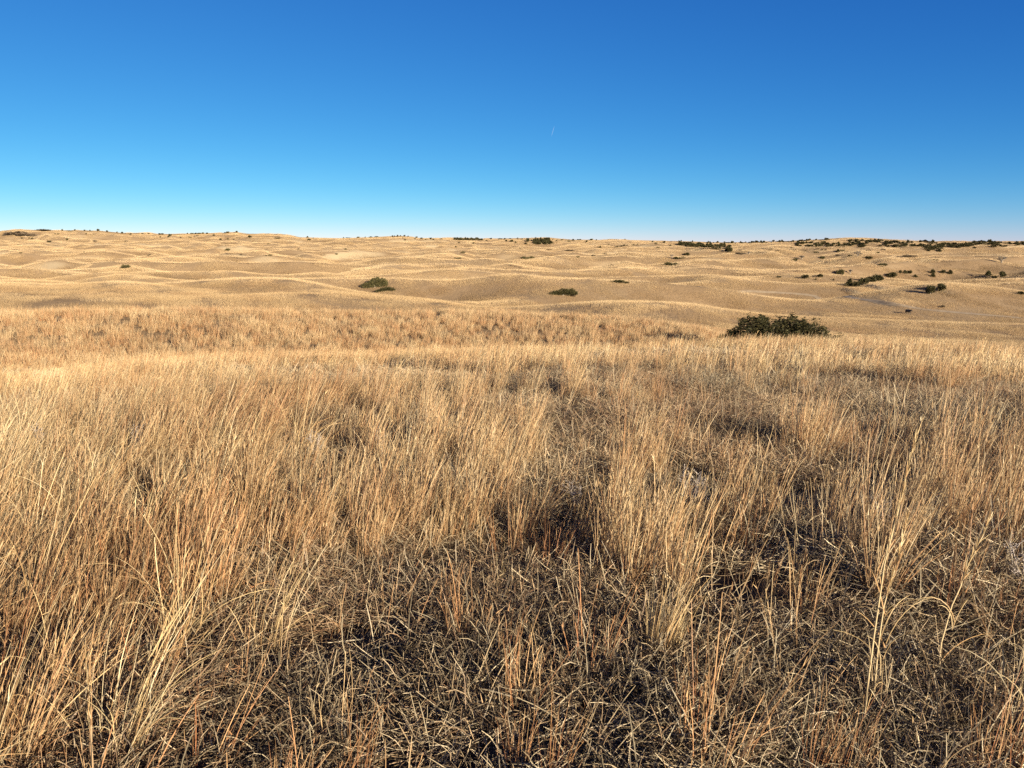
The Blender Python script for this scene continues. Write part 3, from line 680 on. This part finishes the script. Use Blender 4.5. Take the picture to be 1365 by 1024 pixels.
for a in ((166, 358.6, 13, 5.2, 'low', 'small olive juniper thicket alone between the low dunes, tail of low growth'), (303, 335, 9, 4, 'low', 'dark rounded juniper clump above a pale dune face'), (333, 317, 6, 3.4, 'low', 'twin-topped juniper clump just below the ridge crest'),
          (618, 338, 8, 3, 'low', 'dark juniper clump above a flat low mat on the dunes'), (610, 345.4, 9, 2, 'long', 'flat dark juniper mat below a small clump'), (704, 346.4, 15, 5, 'long', 'blocky dark juniper thicket on the open middle dunes'),
          (770, 343.5, 5.8, 2, 'low', None), (915, 341, 8, 3.8, 'round', 'dark juniper beside the bare grey tree, upper of two'), (906, 345.8, 13, 3.4, 'long', 'low juniper thicket at the foot of a bare grey tree'), (895, 354.6, 16, 5.4, 'long', 'dark stepped juniper thicket on a dune shoulder'),
          (973, 336.5, 7, 6.5, 'round', 'round dark juniper at the end of the dense wood'), (1060, 347.8, 9, 3.4, 'low', 'low juniper beside a small bare tree on the dunes'), (1096, 345.4, 9.5, 3.4, 'low', 'loaf-shaped juniper on the pale flat dune'),
          (1133, 342.8, 9, 3.2, 'low', 'dark juniper at the foot of the wide hazy bare tree'), (1158, 346, 8.5, 4, 'low', 'single dark juniper on the open slope below the ridge wood'), (1175, 355.4, 12.5, 4.2, 'low', 'juniper thicket with long thin shade on the open slope'),
          (1119, 367.5, 10, 7, 'round', 'ragged juniper below a bare tree in the valley'), (1093, 370.4, 8, 4.8, 'round', 'middle juniper of three beside the valley bank'), (1073, 372, 9, 5.4, 'round', 'round juniper farthest from the bare valley tree'), (1037, 371, 8, 3.2, 'low', 'low juniper alone on the pale valley floor'),
          (1212, 343.4, 18, 3.6, 'brush', 'grey-brown thicket filling a long hollow'), (1206, 364.8, 6, 4, 'cone', 'second juniper of a short row on a dune brow'), (1212, 364.8, 6.5, 3.8, 'round', 'last juniper of a short row on a dune brow'), (1220, 369.6, 6, 3, 'cone', 'small cone juniper on the shaded dune face below the row'),
          (1243, 364.2, 7, 4.4, 'cone', 'upper cone juniper of a stacked pair'), (1243.5, 369.2, 6, 4.8, 'cone', 'lower cone juniper of a stacked pair'), (1256, 364.8, 7, 4.2, 'low', 'flat-topped juniper beside the stacked pair'), (1266, 365.4, 7, 4.4, 'cone', 'broad cone juniper ending the short line'),
          (1317, 368.2, 7.5, 6, 'cone', 'pointed juniper above a low dark mat'), (1337, 370, 8.5, 7, 'round', 'dense round juniper alone in the dry flat'), (1319, 372.2, 8, 2.2, 'long', 'low dark juniper mat under a pointed juniper'), (1325, 372.2, 5.8, 4, 'round', None), (1361, 393.4, 10, 5, 'low', 'dark juniper mound beyond the cut sandy bank'),
          (1132, 382, 11, 9, 'cone', 'pointed lowest juniper of the diagonal hedge'), (1141, 383, 10, 7.5, 'round', 'round juniper second up the diagonal hedge'), (1151, 380, 12, 8.5, 'round', 'dense juniper in the middle of the diagonal hedge'), (1161, 377, 12, 8.5, 'round', 'broad juniper fourth up the diagonal hedge'), (1170, 374.6, 13, 8, 'round', 'broad juniper fifth up the diagonal hedge'), (1188, 370.4, 12, 6.6, 'round', 'juniper set apart at the upper end of the diagonal hedge'),
          (1240, 392.5, 10, 10.5, 'round', 'tall juniper with long shade on the dune face, beside its twin'), (1255, 389, 10, 9, 'round', 'smaller twin juniper higher on the dune face'), (1256, 410, 7.5, 4, 'brush', 'small brown weed clump near the black cow')):
    place(*a[:5], a[5])

# the larger thickets, each grown to its own outline (unit wide and tall)
def big_mesh(name, seed, lobes, n, size): return crown_mesh(name, seed, lobes, n, size, M_JUN, .3)
B1 = big_mesh('spreading juniper crown', 1, [(-.40, 0, .42, .10, .16, .30), (-.27, .05, .62, .13, .22, .40), (-.13, -.05, .52, .15, .25, .44), (.0, .1, .72, .13, .22, .34), (.05, -.12, .42, .15, .25, .38), (.18, .02, .60, .13, .22, .36), (.30, -.05, .46, .12, .2, .34), (.42, 0, .30, .11, .16, .24), (-.47, -.02, .45, .05, .08, .18), (.1, .05, .8, .05, .1, .2), (-.2, .1, .88, .05, .1, .16)], 26000, .020)
place(1050, 447, 166, 23, 'low', 'large dark spreading juniper bush just beyond the near grass brow', big=B1, at=60.0, name='juniper_bush')
B2 = big_mesh('tufted juniper crown', 2, [(-.30, 0, .22, .2, .2, .24), (-.12, 0, .34, .16, .2, .34), (.04, .02, .45, .10, .2, .42), (.12, 0, .62, .07, .12, .36), (-.06, .1, .62, .06, .1, .24), (.25, 0, .42, .16, .2, .40), (.37, 0, .34, .10, .15, .36), (.34, .05, .6, .05, .1, .2)], 5000, .045)
place(500, 383.5, 34, 14.5, 'low', 'tufted green juniper clump standing in a pale hollow', big=B2, name='juniper_bush')
B3 = big_mesh('draped juniper crown', 3, [(-.3, 0, .2, .2, .2, .22), (-.1, 0, .4, .18, .2, .36), (.12, 0, .5, .2, .2, .42), (.34, 0, .36, .14, .2, .3)], 3500, .05)
place(514, 389, 26, 7.5, 'low', 'low juniper mound lying beside the tufted clump', big=B3, name='juniper_bush')
place(750, 394.5, 38, 10, 'low', 'long dark juniper mound on the face of a mid dune', big=crown_mesh('mound juniper crown', 4, [(-.36, 0, .2, .14, .2, .2), (-.16, 0, .38, .2, .22, .34), (.06, 0, .56, .18, .22, .42), (.28, 0, .58, .16, .22, .4), (.42, 0, .4, .09, .15, .26)], 5000, .04, M_JUN), name='juniper_bush')
place(763, 396, 13, 4.5, 'brush', 'small grey-brown brush at the foot of the long juniper mound', name='brush_thicket')
place(825, 377.5, 26, 4.6, 'low', 'flat juniper mat on a dune crest with trailing end', big=crown_mesh('flat juniper crown', 5, [(-.38, 0, .3, .13, .2, .26), (-.12, 0, .5, .18, .2, .4), (.1, 0, .5, .18, .2, .42), (.34, 0, .28, .16, .2, .2)], 3000, .05, M_JUN), name='juniper_bush')

# woods on the far slopes that read as one dark mass
def wood(label, regions):
    P = []; S = []
    g = random.Random(5)
    for (x0, x1, fn, n, w, h) in regions:
        for k in range(n):
            px = g.uniform(x0, x1); lo, hi = fn(px); X, Y, Z, d = hit(px, g.uniform(lo, hi), 300)
            P.append((X, Y)); S.append((w * d / F * g.uniform(.7, 1.4), h * d / F * g.uniform(.65, 1.35)))
    P = np.array(P); S = np.array(S)
    o = scatter('juniper_wood', 'wood', P[:, 0], P[:, 1], S[:, 0], np.zeros((len(P), 3)), label, 'wood', spin=3.1, sink=.2, zscale=S[:, 1]); return o
library('wood', [CROWN[k][i] for k in ('round', 'cone') for i in range(3)])
skyrow = lambda px: float(np.interp(px, [a for a, b in _sky], [b for a, b in _sky]))
wood('dense dark juniper wood running down a slope to a point', [(905, 973, lambda p: (326 + (p - 905) * .03, 327.5 + (p - 905) * .115), 70, 5, 3.4)])
wood('thin dark line of junipers along the skyline plain', [(942, 1105, lambda p: (skyrow(p) + .7, skyrow(p) + 1.4), 80, 2.8, 1.7)])
wood('dark juniper wood on the flank of the highest distant hill', [(1062, 1152, lambda p: (324 + (p > 1100) * 1.0, 329.5), 80, 4.2, 2.4), (1130, 1180, lambda p: (321.5, 325.5), 30, 4.2, 2.5)])
wood('broken juniper woods scattered on the broad ridge', [(1180, 1255, lambda p: (322.8, 330), 50, 4.6, 2.6), (1234, 1253, lambda p: (331, 335.5), 20, 5, 3.4), (1255, 1300, lambda p: (326, 331), 40, 4.6, 2.5), (1290, 1380, lambda p: (323.2, 329.5), 55, 4.6, 2.4)])
wood('short dark strip of junipers along the middle of the ridge', [(606, 642, lambda p: (319.3, 320.6), 34, 4, 2.4)])
wood('small dark juniper grove below the mid ridge knoll', [(712, 734, lambda p: (320 + abs(p - 727) * .15, 326), 34, 5, 3.6)])

# bare trees
def bare_tree(seed):
    g = random.Random(seed); trunk = []; twigs = []
    def grow(p, d, L, r, depth):
        q = [p + d * L * t + np.array([g.gauss(0, .02), g.gauss(0, .02), 0]) * L * (t > 0) for t in (0, .5, 1)]
        (trunk if depth < 2 else twigs).append((q, [r, r * .8, r * .65]))
        if depth >= 5: return
        for k in range(3 if depth else 5):
            a = g.uniform(0, 6.28); sp = g.uniform(.35, .85)
            e = np.array([math.cos(a) * sp, math.sin(a) * sp, 0]) + d; e /= np.linalg.norm(e)
            grow(q[2] if k else q[1], e, L * g.uniform(.62, .82), r * .66, depth + 1)
    grow(np.array([0, 0, -.05]), np.array([0, 0, 1.0]), .26, .050, 0)
    return limbs_mesh('bare trunk', trunk, M_BARK, 5), limbs_mesh('bare twigs', twigs, M_BARK, 3)
BT = [bare_tree(11), bare_tree(12)]
for i, (px, py, w, h, lab) in enumerate(((895, 345, 8, 8, 'hazy bare grey tree between two juniper thickets'), (998, 340, 8, 5.5, 'small bare grey tree beyond the end of the dense wood'), (1069, 346.5, 12, 8, 'bare grey tree beside a low juniper on pale dunes'),
                                     (1143, 342.5, 14, 9, 'wide hazy bare tree growing beside dark junipers'), (1133, 366.5, 8, 9, 'slim bare tree standing above the ragged valley juniper'), (1335, 351.5, 13, 10.5, 'lone round-crowned bare tree on the dry flat'))):
    X, Y, Z, d = hit(px, py, 60); e = bpy.data.objects.new('bare_tree', None); C.objects.link(e)
    e.location = (X, Y, Z); e.rotation_euler = (0, 0, i * 1.3); e.scale = (w * d / F / .95, w * d / F / .95, h * d / F / .95)
    put('trunk', BT[i % 2][0], e); put('crown', BT[i % 2][1], e); tag(e, lab, 'tree', 'bare trees on the dunes')

# ------------------------------------------------------------------ black cow
def build_cow(px, py):
    X, Y, Z, d = hit(px, py, 90)
    V = [(0, 0, 1.05), (.35, 0, 1.08), (.72, 0, 1.10), (1.0, 0, 1.22), (1.22, 0, 1.34), (1.50, 0, 1.22), (1.66, 0, 1.10), (-.35, 0, 1.06), (-.68, 0, 1.10)]
    Rr = [(.40, .38), (.40, .37), (.38, .34), (.24, .20), (.17, .15), (.13, .12), (.09, .09), (.40, .38), (.34, .30)]
    E = [(0, 1), (1, 2), (2, 3), (3, 4), (4, 5), (5, 6), (0, 7), (7, 8)]
    def chain(start, pts):
        p = start
        for q, r in pts:
            V.append(q); Rr.append((r, r)); E.append((p, len(V) - 1)); p = len(V) - 1
    for s in (-1, 1):
        chain(2, [((.70, .2 * s, .80), .15), ((.70, .22 * s, .45), .075), ((.68, .22 * s, .12), .055), ((.72, .22 * s, .0), .07)])
        chain(8, [((-.72, .2 * s, .80), .17), ((-.62, .21 * s, .58), .10), ((-.80, .21 * s, .40), .07), ((-.76, .21 * s, .10), .055), ((-.72, .21 * s, .0), .07)])
        chain(4, [((1.22, .16 * s, 1.42), .05), ((1.18, .28 * s, 1.40), .035)])
    chain(8, [((-1.02, 0, 1.25), .06), ((-1.10, 0, .95), .035), ((-1.10, 0, .55), .05)])
    me = bpy.data.meshes.new('cow'); me.from_pydata(V, E, [])
    o = put('cow', me); sk = o.modifiers.new('skin', 'SKIN'); ss = o.modifiers.new('smooth', 'SUBSURF'); ss.levels = 2; ss.render_levels = 2
    sk.use_smooth_shade = True
    for i, r in enumerate(Rr): me.skin_vertices[0].data[i].radius = r; me.skin_vertices[0].data[i].use_root = (i == 0)
    m, t, nodes, links = new_mat('black hide'); p = N(t, 'ShaderNodeBsdfPrincipled'); p.inputs['Roughness'].default_value = .6
    g = N(t, 'ShaderNodeTexCoord'); links.new(mix_rgb(t, noise(t, g.outputs['Object'], 6), (.008, .007, .006), (.02, .016, .012)), p.inputs['Base Color'])
    oo = N(t, 'ShaderNodeOutputMaterial'); links.new(p.outputs[0], oo.inputs[0]); me.materials.append(m)
    o.location = (X, Y, Z - .12); o.rotation_euler = (0, 0, R(-80))
    tag(o, 'black cow standing alone on the pale valley grass', 'cow'); print('cow at', d)
build_cow(1210, 419)

# ------------------------------------------------------------------ single tufts and stalks that stand out in the near grass
def split_tuft(seed, n, h, w, lean, spread, nl, hl, rad=.09, mat=None, fl=5):
    a = to_mesh('tuft stems', stems(seed, n, rad, h, w, lean, spread, 7, .3, fl), mat or M_BLUE)
    b = to_mesh('tuft leaves', leaves(seed + 50, nl, rad * 1.2, hl, w * 1.35, lean * .6), mat or M_BLUE)
    return a, b
TUFTS = {'russet': [split_tuft(2000 + k, 60, .60, .0042, .13, .10, 26, .28, .06, None, 2) for k in range(4)],
         'gold': [split_tuft(2100 + k, 50, .60, .0036, .26, .07, 18, .28, .04, M_PALE, 2) for k in range(3)],
         'thin': [split_tuft(2200 + k, 16, .60, .0036, .10, .12, 20, .24, .05, M_PALE, 4) for k in range(2)],
         'copper': [split_tuft(2400 + k, 26, .60, .0036, .16, .12, 12, .25, .08, M_COPPER, 3) for k in range(3)],
         'straw': [split_tuft(2300 + k, 22, .60, .0030, .40, .14, 24, .6, .08, M_PALE, 1) for k in range(2)]}
def tuft(px, py, h, kind, label, group=None, wide=1.0):
    X, Y, Z, d = hit(px, py); sl = math.sqrt(d * d + (EYE - Z) ** 2); s = h * .80 * sl / F / .58
    e = bpy.data.objects.new('grass_tuft', None); C.objects.link(e); e.location = (X, Y, Z); e.empty_display_size = .1
    g = random.Random(int(px * 3 + py)); e.rotation_euler = (0, 0, g.uniform(-.35, .35)); e.scale = (s * wide, s * wide, s)
    a, b = g.choice(TUFTS[kind]); put('stems', a, e); put('leaves', b, e); tag(e, label, 'grass tuft', group); return e
GT = 'russet tufts standing out of the near grass'
for px, py, h in ((505, 735, 90), (553, 705, 110), (635, 712, 125), (690, 735, 110), (600, 728, 95), (715, 625, 70), (455, 700, 110), (400, 690, 110), (330, 700, 120), (280, 690, 120), (225, 710, 120),
                  (815, 745, 150), (845, 790, 175), (880, 760, 165), (905, 800, 170), (960, 700, 105), (990, 705, 110), (1025, 700, 105), (1110, 715, 100), (1140, 745, 115), (1225, 690, 100), (1265, 700, 105), (1305, 705, 105), (1345, 715, 110), (880, 640, 85), (820, 640, 75)):
    lab, grp = (('upright russet tuft in the dense stand beyond the open litter', GT) if px < 760 else ('tall russet tuft massed behind the swept golden tuft', 'russet tufts behind the swept golden tuft') if 800 < px < 930 and py > 700 else
                ('russet tuft in the stand between two dark hollows', 'russet tufts between the dark hollows') if 940 < px < 1150 else ('russet tuft in the stand beyond the tallest seed stalk', 'russet tufts beyond the tallest stalk') if px > 1200 else ('small russet tuft just behind a dark hollow', 'small tufts behind the dark hollow'))
    tuft(px, py, h, 'russet', lab, grp)
tuft(872, 885, 165, 'gold', 'tall golden tuft swept sideways at the edge of open litter')
tuft(895, 880, 120, 'gold', 'shorter golden tuft at the foot of the tall swept one')
tuft(1172, 800, 135, 'russet', 'broad low rust-red tuft in front of the tall pale stalk', wide=1.35)
tuft(1062, 822, 100, 'thin', 'small thin pale tuft alone in the open matted litter')
tuft(665, 795, 75, 'thin', 'short sparse pale tuft beside bare dark litter')
tuft(355, 868, 165, 'straw', 'bushy blond straw tuft with drooping leaves')
tuft(150, 985, 210, 'straw', 'long blond straw tuft bent over towards open litter', wide=1.2)
tuft(1155, 560, 35, 'gold', 'compact pale tuft on the grey-green flat')
for px, py, h in ((1085, 1040, 130), (1120, 1050, 120), (1150, 1035, 90), (690, 1030, 120), (740, 1050, 130), (480, 1045, 120), (1310, 1050, 150), (1350, 1040, 140)):
    tuft(px, py, h, 'copper', 'coppery stiff-stemmed tuft rising from the dark foot litter', 'coppery tufts in the foot litter', .9)

def stalk(px, py, tx, ty, label, head=.42):
    X, Y, Z, d = hit(px, py); r = ray(tx, ty); k = (Y + .12) / r[1]; tip = np.array([0, 0, EYE]) + r * k; base = np.array([X, Y, Z - .02])
    e = bpy.data.objects.new('seed_stalk', None); C.objects.link(e); e.location = base; e.empty_display_size = .1
    g = np.random.default_rng(int(px)); v = tip - base
    pts = [v * t + np.array([.03 * math.sin(t * 3.1) * -1, 0, .02 * math.sin(t * 3.1)]) + g.normal(0, .003, 3) for t in np.linspace(0, 1, 10)]
    a, f = limb(pts, list(np.linspace(.0042, .0016, 10)), 5)
    me = mesh_from('stalk stem', a, f, M_PALE, {'t': ('FLOAT', np.repeat(np.linspace(.3, 1, 10), 5)), 'rnd': ('FLOAT', np.full(len(a), .25))}, True); put('stem', me, e)
    n = 190; t = g.uniform(1 - head, 1.0, n); rt = np.array([np.array([np.interp(q, np.linspace(0, 1, 10), [p[c] for p in pts]) for c in range(3)]) for q in t])
    u = v / np.linalg.norm(v); th = math.acos(u[2]); ph = math.atan2(u[1], u[0])
    x = ribbons(rt, ph + g.normal(0, .5, n), np.abs(th + g.normal(0, .16, n)), g.normal(.0, .2, n), g.uniform(.02, .055, n), g.uniform(.003, .0055, n), np.zeros(n), 2, 5, 0, .2)
    put('seed_head', to_mesh('stalk head', [x], M_PALE), e)
    n = 7; t = g.uniform(.05, .5, n); rt = np.array([v * q for q in t])
    x = ribbons(rt, g.uniform(0, 6.28, n), np.abs(g.normal(.35, .2, n)), g.normal(1.2, .5, n), g.uniform(.12, .3, n), np.full(n, .0042), np.full(n, .1), 6, 6, .05)
    put('leaves', to_mesh('stalk leaves', [x], M_PALE), e)
    tag(e, label, 'grass stalk')
stalk(1148, 985, 1227, 566, 'tallest pale seed stalk rising far above the tufts')
stalk(1162, 960, 1212, 690, 'slim pale stalk beside the tallest seed stalk')
stalk(1245, 905, 1322, 692, 'leaning pale stalk with narrow seed head over litter')

# dead grey forbs
M_FORB = foliage_material('dead grey forb', (.20, .17, .145), (.34, .30, .27), (.27, .21, .16))
def forb(seed):
    g = np.random.default_rng(seed); st = []; tw = []; tips = []
    for k in range(5):
        a = g.uniform(0, 6.28); l = g.uniform(.1, .3); top = np.array([l * math.cos(a), l * math.sin(a), g.uniform(.7, 1.0)]); st.append(([np.array([0, 0, -.05]), top * .5 + g.normal(0, .03, 3), top], [.014, .010, .006]))
        for j in range(9):
            q = g.uniform(.35, 1); p = top * q; e = p + g.normal(0, 1, 3) * [.11, .11, .05] + [0, 0, .09]; tw.append(([p, (p + e) / 2 + g.normal(0, .012, 3), e], [.006, .005, .003]))
            tips += [(p * (1 - w) + e * w) for w in g.uniform(.3, 1.0, 7)]
    tips = np.array(tips); n = len(tips)
    x = ribbons(tips, g.uniform(0, 6.28, n), g.uniform(0, 1.6, n), g.normal(0, .5, n), g.uniform(.02, .06, n), np.full(n, .012), np.zeros(n), 1, seed, 0, .3)
    return limbs_mesh('forb stems', st + tw, M_FORB, 4), mesh_from('forb heads', x[0], x[1], M_FORB, {'rnd': ('FLOAT', x[3])})
FORB = [forb(31), forb(32), forb(33)]
for i, (px, py, h, lab, grp) in enumerate(((918, 690, 62, 'grey feathery dead forb at the rim of a dark hollow', 'forbs by the dark hollow'), (938, 694, 50, 'grey feathery dead forb at the rim of a dark hollow', 'forbs by the dark hollow'), (772, 690, 48, 'small grey forb in front of the tall russet clump', None), (1358, 790, 60, 'pale grey forb at the edge of open litter', None),
                                   (62, 612, 42, 'grey twiggy forb among the leaning grass', 'forbs in the leaning grass'), (180, 610, 40, 'grey twiggy forb among the leaning grass', 'forbs in the leaning grass'), (420, 615, 38, 'grey twiggy forb among the leaning grass', 'forbs in the leaning grass'), (505, 608, 36, 'grey twiggy forb among the leaning grass', 'forbs in the leaning grass'),
                                   (1180, 712, 45, 'small grey forb behind the broad rust-red tuft', None), (620, 600, 34, 'grey twiggy forb among the leaning grass', 'forbs in the leaning grass'))):
    X, Y, Z, d = hit(px, py); s_ = h * math.hypot(d, EYE - Z) / F; e = bpy.data.objects.new('dry_forb', None); C.objects.link(e); e.location = (X, Y, Z); e.scale = (s_, s_, s_); e.rotation_euler = (0, .12, i * 1.1); e.empty_display_size = .1
    put('stems', FORB[i % 3][0], e); put('seed_heads', FORB[i % 3][1], e); tag(e, lab, 'dead plant', grp)

# ------------------------------------------------------------------ contrail
def contrail(px0, py0, px1, py1, label):
    D = 26000.0
    a = np.array([0, 0, EYE]) + ray(px0, py0) * D; b = np.array([0, 0, EYE]) + ray(px1, py1) * D * 1.2
    c = (a + b) / 2
    pts = [a - c + (b - a) * t for t in np.linspace(0, 1, 6)]
    v, f = limb(pts, [1, 5, 7, 7, 5, 1], 8)
    m, t, nodes, links = new_mat('ice trail'); p = N(t, 'ShaderNodeBsdfDiffuse'); p.inputs[0].default_value = (.8, .8, .8, 1); tr = N(t, 'ShaderNodeBsdfTransparent')
    mx = N(t, 'ShaderNodeMixShader'); mx.inputs[0].default_value = .08; o = N(t, 'ShaderNodeOutputMaterial')
    links.new(tr.outputs[0], mx.inputs[1]); links.new(p.outputs[0], mx.inputs[2]); links.new(mx.outputs[0], o.inputs[0])
    ob = put('contrail', mesh_from('contrail', v, f, m, None, True)); ob.location = c; tag(ob, label, 'contrail')
contrail(735, 182, 739, 168, 'short faint white contrail high in the blue sky')

print('objects', len(bpy.data.objects)); 
for q in LIST:
    if q[3] > 14 or q[4] > 7.5: print('large', q)
